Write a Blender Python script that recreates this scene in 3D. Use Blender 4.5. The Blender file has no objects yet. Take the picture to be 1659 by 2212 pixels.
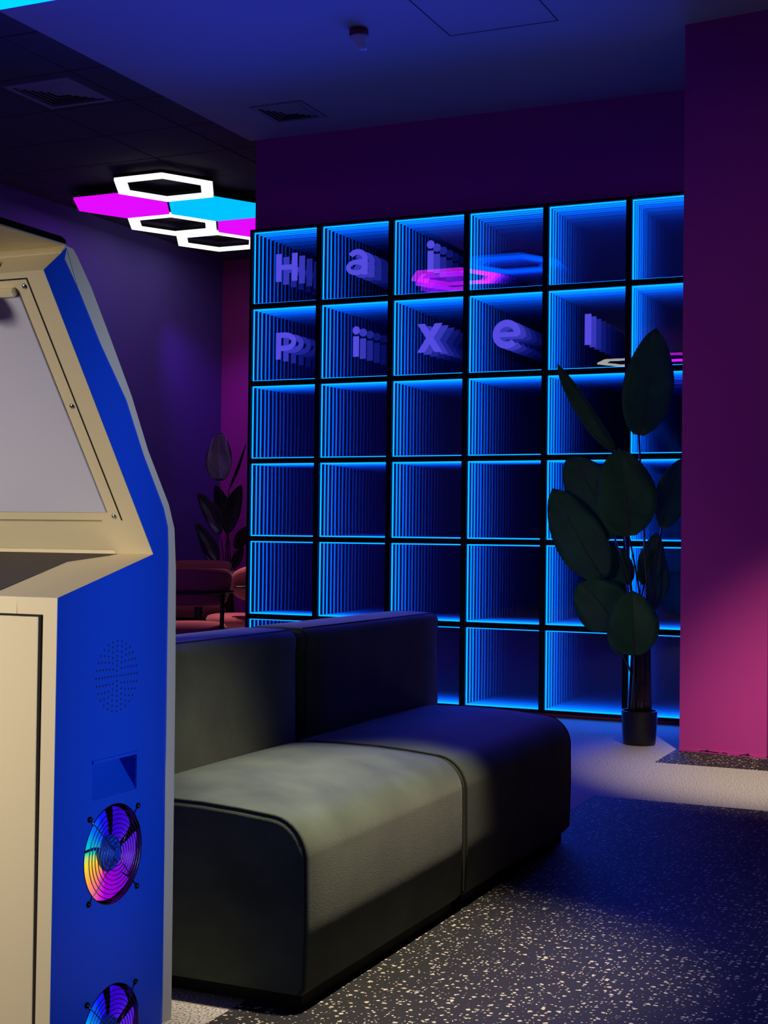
import bpy, bmesh, math, random
from mathutils import Vector, Matrix
random.seed(7)
S = bpy.context.scene
COL = S.collection
PI = math.pi
R = math.radians

# ------------------------------------------------------------------ camera
cam_d = bpy.data.cameras.new('camera')
cam_d.sensor_fit = 'AUTO'; cam_d.sensor_width = 36.0; cam_d.lens = 3067.0 * 36.0 / 2212.0
cam_d.clip_start = 0.05; cam_d.clip_end = 100
cam = bpy.data.objects.new('camera', cam_d); COL.objects.link(cam)
c_r = Vector((0.9112997, 0.41157745, 0.01169827))
c_u = Vector((-0.00415649, -0.01921438, 0.99980675))
c_f = Vector((-0.41172269, 0.91117222, 0.01579934))
cam.matrix_world = Matrix(((c_r.x, c_u.x, -c_f.x, 4.5875), (c_r.y, c_u.y, -c_f.y, -8.0015), (c_r.z, c_u.z, -c_f.z, 1.0562), (0, 0, 0, 1)))
S.camera = cam

# ------------------------------------------------------------------ world, exposure, lights
w = bpy.data.worlds.new('world'); S.world = w; w.use_nodes = True
w.node_tree.nodes['Background'].inputs[0].default_value = (0.02, 0.02, 0.06, 1)
w.node_tree.nodes['Background'].inputs[1].default_value = 0.0
S.view_settings.view_transform = 'Standard'; S.view_settings.look = 'None'
S.view_settings.exposure = 0.0; S.view_settings.gamma = 1.0; S.view_settings.use_curve_mapping = False
cy = S.cycles
cy.max_bounces = 24; cy.glossy_bounces = 24; cy.diffuse_bounces = 3; cy.transmission_bounces = 4
cy.transparent_max_bounces = 24; cy.caustics_reflective = False; cy.caustics_refractive = False
cy.sample_clamp_indirect = 4.0


def spot(name, loc, target, power, color, angle, blend, size=0.05):
    d = bpy.data.lights.new(name, 'SPOT'); d.energy = power; d.color = color
    d.spot_size = R(angle); d.spot_blend = blend; d.shadow_soft_size = size
    o = bpy.data.objects.new(name, d); COL.objects.link(o); o.location = loc
    o.rotation_euler = (Vector(target) - Vector(loc)).to_track_quat('-Z', 'Y').to_euler()
    return o


def area(name, loc, target, power, color, sx, sy, spread=180):
    d = bpy.data.lights.new(name, 'AREA'); d.energy = power; d.color = color
    d.shape = 'RECTANGLE'; d.size = sx; d.size_y = sy; d.spread = R(spread)
    o = bpy.data.objects.new(name, d); COL.objects.link(o); o.location = loc
    o.rotation_euler = (Vector(target) - Vector(loc)).to_track_quat('-Z', 'Y').to_euler()
    return o


WARM = (1.0, 0.83, 0.60)
spot('sofa_downlight', (3.40, -4.92, 3.35), (3.17, -4.78, 0.0), 640, WARM, 29, 0.85)
spot('pillar_downlight', (4.25, -3.5, 3.5), (3.66, -1.45, 0.0), 720, (1.0, 0.80, 0.58), 31, 1.0)
area('cabinet_front_light', (2.0, -7.9, 1.35), (2.66, -5.85, 0.75), 6.3, (1.0, 0.90, 0.70), 0.6, 0.7, 64)
area('cabinet_side_light', (5.3, -5.50, 0.9), (2.95, -5.66, 0.85), 1.7, (0.42, 0.55, 1.0), 0.08, 1.5, 26)
area('mirror_wall_fill', (1.5, -0.02, 1.52), (1.5, -2.0, 1.52), 105, (0.02, 0.05, 1.0), 3.0, 3.0, 88)  # added lamp standing in for the LED boxes' glow on room and ceiling
area('mirror_foot_fill', (1.5, -0.02, 0.30), (1.5, -2.0, 0.30), 9, (0.0, 0.24, 1.0), 3.0, 0.5, 170)  # extra unseen panel, added to brighten the floor by the bottom row
spot('table_downlight', (-0.9, 0.9, 3.6), (-1.0, 1.3, 0.0), 330, (1.0, 0.75, 0.72), 40, 0.8)
spot('violet_wall_fill', (-2.25, 2.5, 3.45), (-2.15, 4.0, 1.7), 42, (0.42, 0.06, 1.0), 62, 1.0)  # added spot that strengthens the violet on the far wall, no fixture there

# ------------------------------------------------------------------ materials


def lin(c):
    c = c / 255.0
    return c / 12.92 if c <= 0.04045 else ((c + 0.055) / 1.055) ** 2.4


def rgb(r, g, b):
    return (lin(r), lin(g), lin(b), 1.0)


class NT:
    def __init__(s, name):
        s.m = bpy.data.materials.new(name); s.m.use_nodes = True
        s.t = s.m.node_tree; s.n = s.t.nodes; s.b = s.n['Principled BSDF']; s.out = s.n['Material Output']

    def add(s, kind, **kw):
        nd = s.n.new(kind)
        for k, v in kw.items():
            if k.startswith('i_'):
                nd.inputs[int(k[2:]) if k[2:].isdigit() else k[2:].replace('_', ' ')].default_value = v
            else:
                setattr(nd, k, v)
        return nd

    def link(s, a, ai, b, bi):
        s.t.links.new(a.outputs[ai], b.inputs[bi]); return b


def mat(name, color, rough=0.6, metal=0.0, spec=0.5, bump=0.0, bscale=200.0, vary=0.0, vscale=6.0, sheen=0.0):
    t = NT(name); b = t.b
    b.inputs['Base Color'].default_value = color if len(color) == 4 else (*color, 1)
    b.inputs['Roughness'].default_value = rough; b.inputs['Metallic'].default_value = metal
    b.inputs['Specular IOR Level'].default_value = spec
    tc = t.add('ShaderNodeTexCoord')
    if sheen:
        b.inputs['Sheen Weight'].default_value = sheen; b.inputs['Sheen Roughness'].default_value = 0.45
    if bump:
        nz = t.add('ShaderNodeTexNoise'); nz.inputs['Scale'].default_value = bscale; nz.inputs['Detail'].default_value = 3
        t.link(tc, 'Object', nz, 'Vector')
        bp = t.add('ShaderNodeBump'); bp.inputs['Strength'].default_value = bump; bp.inputs['Distance'].default_value = 0.002
        t.link(nz, 'Fac', bp, 'Height'); t.link(bp, 'Normal', b, 'Normal')
    if vary:
        nz = t.add('ShaderNodeTexNoise'); nz.inputs['Scale'].default_value = vscale; nz.inputs['Detail'].default_value = 4
        t.link(tc, 'Object', nz, 'Vector')
        mx = t.add('ShaderNodeMix', data_type='RGBA', blend_type='MULTIPLY'); mx.inputs[0].default_value = 1.0
        mr = t.add('ShaderNodeMapRange'); mr.inputs[1].default_value = 0.3; mr.inputs[2].default_value = 0.7
        mr.inputs[3].default_value = 1 - vary; mr.inputs[4].default_value = 1 + vary
        t.link(nz, 'Fac', mr, 0)
        mx.inputs[6].default_value = color if len(color) == 4 else (*color, 1)
        t.t.links.new(mr.outputs[0], mx.inputs[7]); t.t.links.new(mx.outputs[2], b.inputs['Base Color'])
    return t.m


def emit(name, color, strength):
    t = NT(name); t.n.remove(t.b)
    e = t.add('ShaderNodeEmission'); e.inputs[0].default_value = (*color[:3], 1); e.inputs[1].default_value = strength
    t.link(e, 0, t.out, 0)
    return t.m


M = {}
M['pink_paint'] = mat('pink_paint', (0.60, 0.045, 0.36), 0.75, bump=0.15, bscale=120)
M['violet_paint'] = mat('violet_paint', (0.19, 0.14, 0.60), 0.8, bump=0.15, bscale=120)
M['white_paint'] = mat('white_paint', (0.45, 0.45, 0.48), 0.85, bump=0.1, bscale=90)
M['dark_paint'] = mat('dark_paint', (0.05, 0.05, 0.07), 0.85, bump=0.1, bscale=90)
M['tile'] = mat('tile', (0.10, 0.10, 0.13), 0.9, bump=0.4, bscale=300)
M['grid_dark'] = mat('grid_dark', (0.01, 0.01, 0.012), 0.9, bump=0.1)
M['vent'] = mat('vent', (0.34, 0.34, 0.37), 0.6, bump=0.05)
M['vent_dark'] = mat('vent_dark', (0.006, 0.006, 0.008), 0.9, bump=0.05)
M['black_frame'] = mat('black_frame', (0.004, 0.004, 0.005), 0.6, bump=0.05, spec=0.15)
M['black_plastic'] = mat('black_plastic', (0.010, 0.010, 0.012), 0.35, bump=0.06, bscale=400)
M['black_gloss'] = mat('black_gloss', (0.006, 0.006, 0.008), 0.12, bump=0.02)
M['cream'] = mat('cream', rgb(226, 212, 180), 0.42, bump=0.06, bscale=500)
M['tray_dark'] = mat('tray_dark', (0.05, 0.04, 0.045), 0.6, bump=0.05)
M['pale_grey'] = mat('pale_grey', rgb(205, 205, 232), 0.35, bump=0.03, bscale=300)
M['cab_blue'] = mat('cab_blue', (0.002, 0.075, 0.66), 0.33, bump=0.04, bscale=600)
M['steel'] = mat('steel', (0.6, 0.6, 0.62), 0.22, metal=1.0, bump=0.03)
M['dark_steel'] = mat('dark_steel', (0.16, 0.16, 0.18), 0.25, metal=1.0, bump=0.03)
M['velvet'] = mat('velvet', (0.090, 0.122, 0.080), 0.85, bump=0.5, bscale=420, vary=0.35, vscale=5.0, sheen=0.35, spec=0.2)
M['velvet_seam'] = mat('velvet_seam', (0.05, 0.062, 0.05), 0.85, bump=0.4, bscale=300, spec=0.2)
M['plinth'] = mat('plinth', (0.004, 0.004, 0.004), 0.7, bump=0.1)
M['chair_fabric'] = mat('chair_fabric', (0.52, 0.10, 0.12), 0.85, bump=0.3, bscale=300, sheen=0.2)
M['dark_wood'] = mat('dark_wood', (0.010, 0.008, 0.012), 0.4, bump=0.1)
M['table_top'] = mat('table_top', (0.04, 0.04, 0.07), 0.25, bump=0.03)
M['stem'] = mat('stem', (0.045, 0.05, 0.022), 0.35, bump=0.2, bscale=80, vary=0.4, vscale=15)
M['stem_brown'] = mat('stem_brown', (0.03, 0.018, 0.012), 0.22, bump=0.2, bscale=60, vary=0.4, vscale=15)
M['soil'] = mat('soil', (0.01, 0.008, 0.006), 0.95, bump=1.0, bscale=60)
M['bag'] = mat('bag', (0.85, 0.92, 0.98), 0.35, bump=1.0, bscale=70)
M['red_plastic'] = mat('red_plastic', (0.25, 0.015, 0.03), 0.4, bump=0.05)
M['violet_knob'] = mat('violet_knob', (0.16, 0.06, 0.12), 0.4, bump=0.05)
M['ring_white'] = emit('ring_white', (1.0, 0.96, 1.0), 1.6)
M['hex_magenta'] = emit('hex_magenta', (0.74, 0.003, 0.95), 1.05)
M['hex_cyan'] = emit('hex_cyan', (0.0, 0.50, 1.0), 1.1)
M['ring_magenta'] = emit('ring_magenta', (0.80, 0.01, 1.0), 10.0)
M['ring_blue'] = emit('ring_blue', (0.0, 0.08, 1.0), 9.0)
M['ring_bright'] = emit('ring_bright', (1.0, 0.93, 0.85), 8.0)
M['led'] = emit('led', (0.004, 0.60, 3.3), 1.0)
M['letter'] = emit('letter', (0.10, 0.075, 0.78), 1.0)


def leaf_mat(name, col, rough):
    t = NT(name); b = t.b
    uv = t.add('ShaderNodeTexCoord'); sp = t.add('ShaderNodeSeparateXYZ'); t.link(uv, 'UV', sp, 0)
    ab = t.add('ShaderNodeMath', operation='ABSOLUTE'); t.link(sp, 1, ab, 0)
    m1 = t.add('ShaderNodeMath', operation='MULTIPLY'); m1.inputs[1].default_value = 260.0; t.link(sp, 0, m1, 0)
    m2 = t.add('ShaderNodeMath', operation='MULTIPLY'); m2.inputs[1].default_value = -55.0; t.link(ab, 0, m2, 0)
    ad = t.add('ShaderNodeMath', operation='ADD'); t.link(m1, 0, ad, 0); t.link(m2, 0, ad, 1)
    sn = t.add('ShaderNodeMath', operation='SINE'); t.link(ad, 0, sn, 0)
    bp = t.add('ShaderNodeBump'); bp.inputs['Strength'].default_value = 0.35; bp.inputs['Distance'].default_value = 0.003
    t.link(sn, 0, bp, 'Height'); t.link(bp, 'Normal', b, 'Normal')
    nz = t.add('ShaderNodeTexNoise'); nz.inputs['Scale'].default_value = 9
    rp = t.add('ShaderNodeValToRGB'); t.link(uv, 'Object', nz, 'Vector'); t.link(nz, 'Fac', rp, 0)
    rp.color_ramp.elements[0].position = 0.35; rp.color_ramp.elements[1].position = 0.65
    rp.color_ramp.elements[0].color = (col[0] * 0.7, col[1] * 0.7, col[2] * 0.7, 1); rp.color_ramp.elements[1].color = (*col, 1)
    t.link(rp, 0, b, 'Base Color'); b.inputs['Roughness'].default_value = rough
    return t.m


M['leaf'] = leaf_mat('leaf', (0.015, 0.13, 0.028), 0.5)
M['leaf_back'] = leaf_mat('leaf_back', (0.06, 0.08, 0.06), 0.22)


def carpet_mat():
    t = NT('grey_carpet'); b = t.b; tc = t.add('ShaderNodeTexCoord')
    n1 = t.add('ShaderNodeTexNoise'); n1.inputs['Scale'].default_value = 170; n1.inputs['Detail'].default_value = 3
    t.link(tc, 'Object', n1, 'Vector')
    r = t.add('ShaderNodeValToRGB'); t.link(n1, 'Fac', r, 0)
    r.color_ramp.elements[0].position = 0.36; r.color_ramp.elements[0].color = (0.14, 0.13, 0.13, 1)
    r.color_ramp.elements[1].position = 0.56; r.color_ramp.elements[1].color = (0.56, 0.54, 0.52, 1)
    t.link(r, 0, b, 'Base Color'); b.inputs['Roughness'].default_value = 0.95; b.inputs['Specular IOR Level'].default_value = 0.1
    bp = t.add('ShaderNodeBump'); bp.inputs['Strength'].default_value = 0.5; bp.inputs['Distance'].default_value = 0.002
    t.link(n1, 'Fac', bp, 'Height'); t.link(bp, 'Normal', b, 'Normal')
    return t.m


def rubber_mat():
    t = NT('flecked_rubber'); b = t.b; tc = t.add('ShaderNodeTexCoord')
    nz = t.add('ShaderNodeTexNoise'); nz.inputs['Scale'].default_value = 150; t.link(tc, 'Object', nz, 'Vector')
    sub = t.add('ShaderNodeVectorMath', operation='SUBTRACT'); sub.inputs[1].default_value = (0.5, 0.5, 0.5)
    t.link(nz, 'Color', sub, 0)
    sc = t.add('ShaderNodeVectorMath', operation='SCALE'); sc.inputs['Scale'].default_value = 0.010; t.link(sub, 0, sc, 0)
    ad = t.add('ShaderNodeVectorMath', operation='ADD'); t.link(tc, 'Object', ad, 0); t.link(sc, 0, ad, 1)
    last = None
    for k, (scale, lo) in enumerate(((54.0, 0.60), (95.0, 0.68))):
        v = t.add('ShaderNodeTexVoronoi', voronoi_dimensions='2D'); v.inputs['Scale'].default_value = scale
        t.link(ad, 0, v, 'Vector')
        sp = t.add('ShaderNodeSeparateColor'); t.link(v, 'Color', sp, 0)
        mr = t.add('ShaderNodeMapRange'); mr.inputs[1].default_value = lo; mr.inputs[2].default_value = 1.0
        mr.inputs[3].default_value = 0.0; mr.inputs[4].default_value = 0.30; t.link(sp, 0, mr, 0)
        ls = t.add('ShaderNodeMath', operation='LESS_THAN'); t.link(v, 'Distance', ls, 0); t.link(mr, 0, ls, 1)
        if last is None: last = ls
        else:
            mx = t.add('ShaderNodeMath', operation='MAXIMUM'); t.link(last, 0, mx, 0); t.link(ls, 0, mx, 1); last = mx
    n2 = t.add('ShaderNodeTexNoise'); n2.inputs['Scale'].default_value = 220; t.link(tc, 'Object', n2, 'Vector')
    r2 = t.add('ShaderNodeValToRGB'); t.link(n2, 'Fac', r2, 0)
    r2.color_ramp.elements[0].color = (0.010, 0.010, 0.012, 1); r2.color_ramp.elements[1].color = (0.034, 0.034, 0.038, 1)
    mix = t.add('ShaderNodeMix', data_type='RGBA'); t.link(last, 0, mix, 0)
    t.t.links.new(r2.outputs[0], mix.inputs[6]); mix.inputs[7].default_value = (0.62, 0.56, 0.46, 1)
    t.t.links.new(mix.outputs[2], b.inputs['Base Color']); b.inputs['Roughness'].default_value = 0.75
    b.inputs['Specular IOR Level'].default_value = 0.25
    bp = t.add('ShaderNodeBump'); bp.inputs['Strength'].default_value = 0.4; bp.inputs['Distance'].default_value = 0.002
    t.link(n2, 'Fac', bp, 'Height'); t.link(bp, 'Normal', b, 'Normal')
    return t.m


M['carpet'] = carpet_mat(); M['rubber'] = rubber_mat()


def one_way_glass():
    # one-way mirror film: outer face mostly clear, coated inner face mostly reflecting
    t = NT('one_way_glass'); t.n.remove(t.b)
    geo = t.add('ShaderNodeNewGeometry')
    fac = t.add('ShaderNodeMapRange'); fac.inputs[3].default_value = 0.95; fac.inputs[4].default_value = 0.13
    t.link(geo, 'Backfacing', fac, 0)
    g = t.add('ShaderNodeBsdfGlossy'); g.inputs['Roughness'].default_value = 0.0; g.inputs[0].default_value = (0.86, 0.94, 1.0, 1)
    tr = t.add('ShaderNodeBsdfTransparent'); tr.inputs[0].default_value = (0.93, 0.97, 1.0, 1)
    mx = t.add('ShaderNodeMixShader'); t.link(fac, 0, mx, 0); t.link(g, 0, mx, 1); t.link(tr, 0, mx, 2); t.link(mx, 0, t.out, 0)
    return t.m


def mirror_mat():
    t = NT('back_mirror'); t.n.remove(t.b)
    g = t.add('ShaderNodeBsdfGlossy'); g.inputs['Roughness'].default_value = 0.0; g.inputs[0].default_value = (0.42, 0.55, 0.64, 1)
    t.link(g, 0, t.out, 0); return t.m


M['glass'] = one_way_glass(); M['mirror'] = mirror_mat()


def rgb_fan_mat():
    # an RGB fan gives off light: its colour runs round the wheel
    t = NT('rgb_fan_light'); t.n.remove(t.b)
    tc = t.add('ShaderNodeTexCoord'); sp = t.add('ShaderNodeSeparateXYZ'); t.link(tc, 'Object', sp, 0)
    at = t.add('ShaderNodeMath', operation='ARCTAN2'); t.link(sp, 2, at, 0); t.link(sp, 1, at, 1)
    mr = t.add('ShaderNodeMapRange'); mr.inputs[1].default_value = -PI; mr.inputs[2].default_value = PI
    t.link(at, 0, mr, 0)
    r = t.add('ShaderNodeValToRGB'); t.link(mr, 0, r, 0); cr = r.color_ramp
    stops = [(0.0, (200, 225, 110)), (0.03, (250, 215, 60)), (0.10, (250, 160, 80)), (0.16, (240, 90, 150)), (0.20, (230, 50, 190)),
             (0.235, (170, 0, 225)), (0.33, (135, 0, 215)), (0.42, (115, 25, 225)), (0.50, (95, 35, 230)), (0.60, (60, 10, 215)), (0.70, (50, 0, 200)),
             (0.80, (10, 25, 250)), (0.88, (0, 110, 250)), (0.94, (0, 190, 225)), (0.975, (20, 215, 160)), (1.0, (200, 225, 110))]
    while len(cr.elements) < len(stops): cr.elements.new(0.5)
    for e, (p, c) in zip(cr.elements, stops): e.position = p; e.color = rgb(*c)
    e = t.add('ShaderNodeEmission'); e.inputs[1].default_value = 1.0; t.link(r, 0, e, 0); t.link(e, 0, t.out, 0)
    return t.m


M['rgb'] = rgb_fan_mat()

# ------------------------------------------------------------------ mesh helpers


def obj(name, bm, m, parent=None, smooth=False, loc=None, keep=False):
    me = bpy.data.meshes.new(name)
    if not keep: bmesh.ops.recalc_face_normals(bm, faces=bm.faces)
    bm.to_mesh(me); bm.free()
    for mm in (m if isinstance(m, (list, tuple)) else [m]): me.materials.append(M[mm] if isinstance(mm, str) else mm)
    if smooth:
        for p in me.polygons: p.use_smooth = len(p.vertices) <= 4
    o = bpy.data.objects.new(name, me); COL.objects.link(o)
    if parent: o.parent = parent
    if loc: o.location = loc
    return o


def tag(o, label=None, cat=None, group=None, kind=None):
    if label: o['label'] = label
    if cat: o['category'] = cat
    if group: o['group'] = group
    if kind: o['kind'] = kind
    return o


def thing(name, label, cat, loc=(0, 0, 0), rz=0.0, group=None):
    o = bpy.data.objects.new(name, None); COL.objects.link(o); o.location = loc; o.rotation_euler = (0, 0, rz)
    o.empty_display_size = 0.1
    return tag(o, label, cat, group)


def struct(name, bm, m, label=None):
    o = obj(name, bm, m); o['kind'] = 'structure'
    if label: o['label'] = label
    return o


def dup(root, loc, rz, label=None):
    r = root.copy(); COL.objects.link(r); r.location = loc; r.rotation_euler = (0, 0, rz)
    if label: r['label'] = label
    for ch in list(root.children):
        c = ch.copy(); COL.objects.link(c); c.parent = r
        for g in ch.children:
            d = g.copy(); COL.objects.link(d); d.parent = c
    return r


def bx(bm, x0, x1, y0, y1, z0, z1, bev=0.0, seg=2):
    g = bmesh.ops.create_cube(bm, size=1.0)
    bmesh.ops.scale(bm, verts=g['verts'], vec=(x1 - x0, y1 - y0, z1 - z0))
    bmesh.ops.translate(bm, verts=g['verts'], vec=((x0 + x1) / 2, (y0 + y1) / 2, (z0 + z1) / 2))
    if bev:
        es = list({e for v in g['verts'] for e in v.link_edges})
        bmesh.ops.bevel(bm, geom=es, offset=bev, segments=seg, affect='EDGES', profile=0.5)
    return bm


def box(x0, x1, y0, y1, z0, z1, bev=0.0, seg=2):
    return bx(bmesh.new(), x0, x1, y0, y1, z0, z1, bev, seg)


def tube(bm, pts, r, seg=8, closed=False, caps=True):
    pts = [Vector(p) for p in pts]; n = len(pts); rings = []
    rs = r if isinstance(r, (list, tuple)) else [r] * n
    up = None
    for i, p in enumerate(pts):
        a = pts[(i - 1) % n] if (closed or i > 0) else p; b = pts[(i + 1) % n] if (closed or i < n - 1) else p
        d = (b - a).normalized()
        if up is None:
            up = Vector((0, 0, 1)) if abs(d.z) < 0.9 else Vector((1, 0, 0))
        s = d.cross(up).normalized(); u = s.cross(d).normalized(); up = u
        rings.append([bm.verts.new(p + (s * math.cos(2 * PI * k / seg) + u * math.sin(2 * PI * k / seg)) * rs[i]) for k in range(seg)])
    for i in range(n if closed else n - 1):
        A, B = rings[i], rings[(i + 1) % n]
        off = 0
        if closed and i == n - 1:
            off = min(range(seg), key=lambda q: (A[0].co - B[q].co).length)
        for k in range(seg):
            bm.faces.new((A[k], A[(k + 1) % seg], B[(k + 1 + off) % seg], B[(k + off) % seg]))
    if caps and not closed:
        bm.faces.new(rings[0][::-1]); bm.faces.new(rings[-1])
    return bm


def loft(bm, rings, cap=True):
    vs = [[bm.verts.new(p) for p in r] for r in rings]; n = len(vs[0])
    for a, b in zip(vs, vs[1:]):
        for k in range(n): bm.faces.new((a[k], a[(k + 1) % n], b[(k + 1) % n], b[k]))
    if cap: bm.faces.new(vs[0][::-1]); bm.faces.new(vs[-1])
    return bm


def prism(bm, poly, axis, a, b):
    # poly of 2-D points swept along an axis ('x': poly=(y,z), 'y': (x,z), 'z': (x,y))
    f = {'x': lambda p, t: (t, p[0], p[1]), 'y': lambda p, t: (p[0], t, p[1]), 'z': lambda p, t: (p[0], p[1], t)}[axis]
    return loft(bm, [[f(p, a) for p in poly], [f(p, b) for p in poly]])


def lathe(bm, prof, seg=24, c=(0, 0, 0)):
    rings = [[(c[0] + r * math.cos(2 * PI * k / seg), c[1] + r * math.sin(2 * PI * k / seg), c[2] + z) for k in range(seg)] for r, z in prof]
    return loft(bm, rings)


def arc(cx, cz, r, a0, a1, n):
    return [(cx + r * math.cos(R(a0 + (a1 - a0) * i / n)), cz + r * math.sin(R(a0 + (a1 - a0) * i / n))) for i in range(n + 1)]


def boolean(o, cutters):
    for c in cutters:
        md = o.modifiers.new('cut', 'BOOLEAN'); md.operation = 'DIFFERENCE'; md.solver = 'EXACT'; md.object = c
    dg = bpy.context.evaluated_depsgraph_get()
    me = bpy.data.meshes.new_from_object(o.evaluated_get(dg))
    o.modifiers.clear(); o.data = me
    for c in cutters: bpy.data.objects.remove(c)


# ------------------------------------------------------------------ the setting
fl = struct('floor', box(-2.7, 7.1, -15.1, 4.1, -0.1, 0.0), 'carpet')
for (x0, x1, y0, y1) in ((2.99, 7.0, -15.0, -2.355), (3.006, 7.0, -1.372, 0.05)):
    rp = obj('rubber_panel', box(x0, x1, y0, y1, -0.02, 0.0022), 'rubber', fl)
    rp['label'] = 'dark rubber panel with cream flecks'
struct('wall_back', box(0.0, 7.0, 0.06, 0.18, 0.0, 3.62), 'pink_paint')
struct('wall_left', box(-2.72, -2.6, -15.0, 4.12, 0.0, 3.8), 'violet_paint')
struct('wall_far', box(-2.6, 7.0, 4.0, 4.12, 0.0, 3.8), 'pink_paint')
struct('wall_right', box(7.0, 7.12, -15.0, 4.12, 0.0, 3.8), 'dark_paint')
struct('wall_front', box(-2.6, 7.0, -15.12, -15.0, 0.0, 3.8), 'dark_paint')
# pillar, turned a touch as its foot shows
bm = bmesh.new()
prism(bm, [(3.028, -0.962), (3.462, -1.022), (3.50, 0.06), (3.04, 0.06)], 'z', 0.012, 3.62)
wp = struct('wall_pillar', bm, 'pink_paint')
bm = bmesh.new()
prism(bm, [(3.026, -0.966), (3.464, -1.027), (3.463, -1.021), (3.029, -0.961)], 'z', 0.0025, 0.016)
obj('baseboard', bm, 'pink_paint', wp)
bm = bmesh.new()


def on_pillar(t, z, off=0.004):
    return (3.026 + 0.438 * t + 0.0008, -0.966 - 0.061 * t - off, z)


for pts in ([(0.24, 0.006), (0.26, 0.013), (0.31, 0.014), (0.325, 0.018), (0.345, 0.014), (0.40, 0.011), (0.46, 0.011)],
            [(0.50, 0.012), (0.53, 0.013), (0.56, 0.009)], [(0.69, 0.006), (0.73, 0.012), (0.77, 0.014), (0.785, 0.018), (0.80, 0.012)]):
    tube(bm, [on_pillar(*p, off=0.0008) for p in pts], 0.0016, 5)
obj('peeling_edge', bm, 'grid_dark', wp)['label'] = 'dark peeling crack along the foot'
for t in (0.325, 0.785):
    bm = bmesh.new()
    loft(bm, [[on_pillar(t - 0.02, 0.013, o), on_pillar(t + 0.025, 0.013, o), on_pillar(t, 0.021, o)] for o in (0.0, 0.0035)])
    obj('torn_flap', bm, 'grid_dark', wp)['label'] = 'small dark torn flap'

# ceilings: smooth soffit over the lounge, grid of square tiles beside it
cs = struct('ceiling', box(-0.045, 7.0, -15.0, 0.06, 3.62, 3.70), 'white_paint')
bm = bmesh.new()
for (x0, x1, y0, y1) in ((1.885, 2.46, -1.268, -1.262), (1.885, 2.46, -1.85, -1.844), (1.882, 1.888, -1.85, -1.262), (2.457, 2.463, -1.85, -1.262)):
    bx(bm, x0, x1, y0, y1, 3.6188, 3.6225)
obj('hatch_gap', bm, 'grid_dark', cs)['label'] = 'thin dark outline of a flush access hatch'
ct = struct('ceiling_grid', box(-2.6, 7.0, -15.0, 4.0, 3.735, 3.80), 'grid_dark')
struct('ceiling_edge', box(-0.045, -0.035, -15.0, 0.06, 3.70, 3.735), 'white_paint')
tile_me = {}
xs = [-2.6, -2.273, -1.673, -1.073, -0.473, -0.045]
ys = [-15.0] + [-14.502 + 0.6 * k for k in range(31)] + [4.0]
for x0, x1 in zip(xs, xs[1:]):
    for y0, y1 in zip(ys, ys[1:]):
        if y0 < -3.2 or y1 - y0 < 0.05: continue
        key = (round(x1 - x0, 3), round(y1 - y0, 3))
        if key not in tile_me:
            o = obj('ceiling_tile', box(0.005, x1 - x0 - 0.005, 0.005, y1 - y0 - 0.005, 0, 0.016, 0.003, 1), 'tile', ct)
            tile_me[key] = o.data
        else:
            o = bpy.data.objects.new('ceiling_tile', tile_me[key]); COL.objects.link(o); o.parent = ct
        o.location = (x0, y0, 3.72)
# the tiled ceiling beyond the mirror wall
o = obj('ceiling_slab', box(-0.04, 7.0, 0.19, 4.0, 3.72, 3.734), 'tile', ct)

# ------------------------------------------------------------------ infinity mirror boxes
P, Z0 = 0.5, 0.02


def ring_bm(bm, a, b, y0, y1):
    # square ring: outer half-size a, inner half-size b, between y0 and y1
    def sq(h, y): return [(-h, y, -h), (h, y, -h), (h, y, h), (-h, y, h)]
    v = [[bm.verts.new(p) for p in q] for q in (sq(a, y0), sq(b, y0), sq(b, y1), sq(a, y1))]
    for i in range(4):
        A, B = v[i], v[(i + 1) % 4]
        for k in range(4): bm.faces.new((A[k], A[(k + 1) % 4], B[(k + 1) % 4], B[k]))
    return bm


bm = bmesh.new(); ring_bm(bm, 0.2497, 0.236, -0.006, 0.0595); ring_bm(bm, 0.240, 0.2335, -0.006, 0.0015)
bx(bm, -0.237, 0.237, 0.057, 0.059, -0.237, 0.237)
frame_o = obj('frame', bm, 'black_frame')
bm = ring_bm(bmesh.new(), 0.2355, 0.2262, 0.0265, 0.0290)
led_o = obj('led_strip', bm, 'led')
bm = bmesh.new()
vs = [bm.verts.new(p) for p in ((-0.2355, 0.003, -0.2355), (0.2355, 0.003, -0.2355), (0.2355, 0.003, 0.2355), (-0.2355, 0.003, 0.2355))]
bm.faces.new(vs)
glass_o = obj('front_glass', bm, 'glass', keep=True)
mirrors = []
for k in range(7):
    sg = (0.0, 0.00035, -0.0003, 0.0006, -0.00045, 0.0002, 0.0005)[k]; sx = (0.2, 0.0, 0.1, 0.3, 0.0, 0.2, 0.1)[k]
    bm = bmesh.new(); N = 10; g = []
    for i in range(N + 1):
        row = []
        for j in range(N + 1):
            u, v = 2 * i / N - 1, 2 * j / N - 1
            row.append(bm.verts.new((u * 0.2355, 0.0550 + sg * (sx * (1 - u * u) + (1 - v * v)), v * 0.2355)))
        g.append(row)
    for i in range(N):
        for j in range(N): bm.faces.new((g[i][j], g[i + 1][j], g[i + 1][j + 1], g[i][j + 1]))
    mirrors.append(obj('back_mirror', bm, 'mirror', smooth=True, keep=True))


def strip2(bm, pts_a, pts_b, y0, y1):
    # thick ribbon between two rows of (x,z) points
    rings = [[(a[0], y0, a[1]), (b[0], y0, b[1]), (b[0], y1, b[1]), (a[0], y1, a[1])] for a, b in zip(pts_a, pts_b)]
    return loft(bm, rings)


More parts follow.
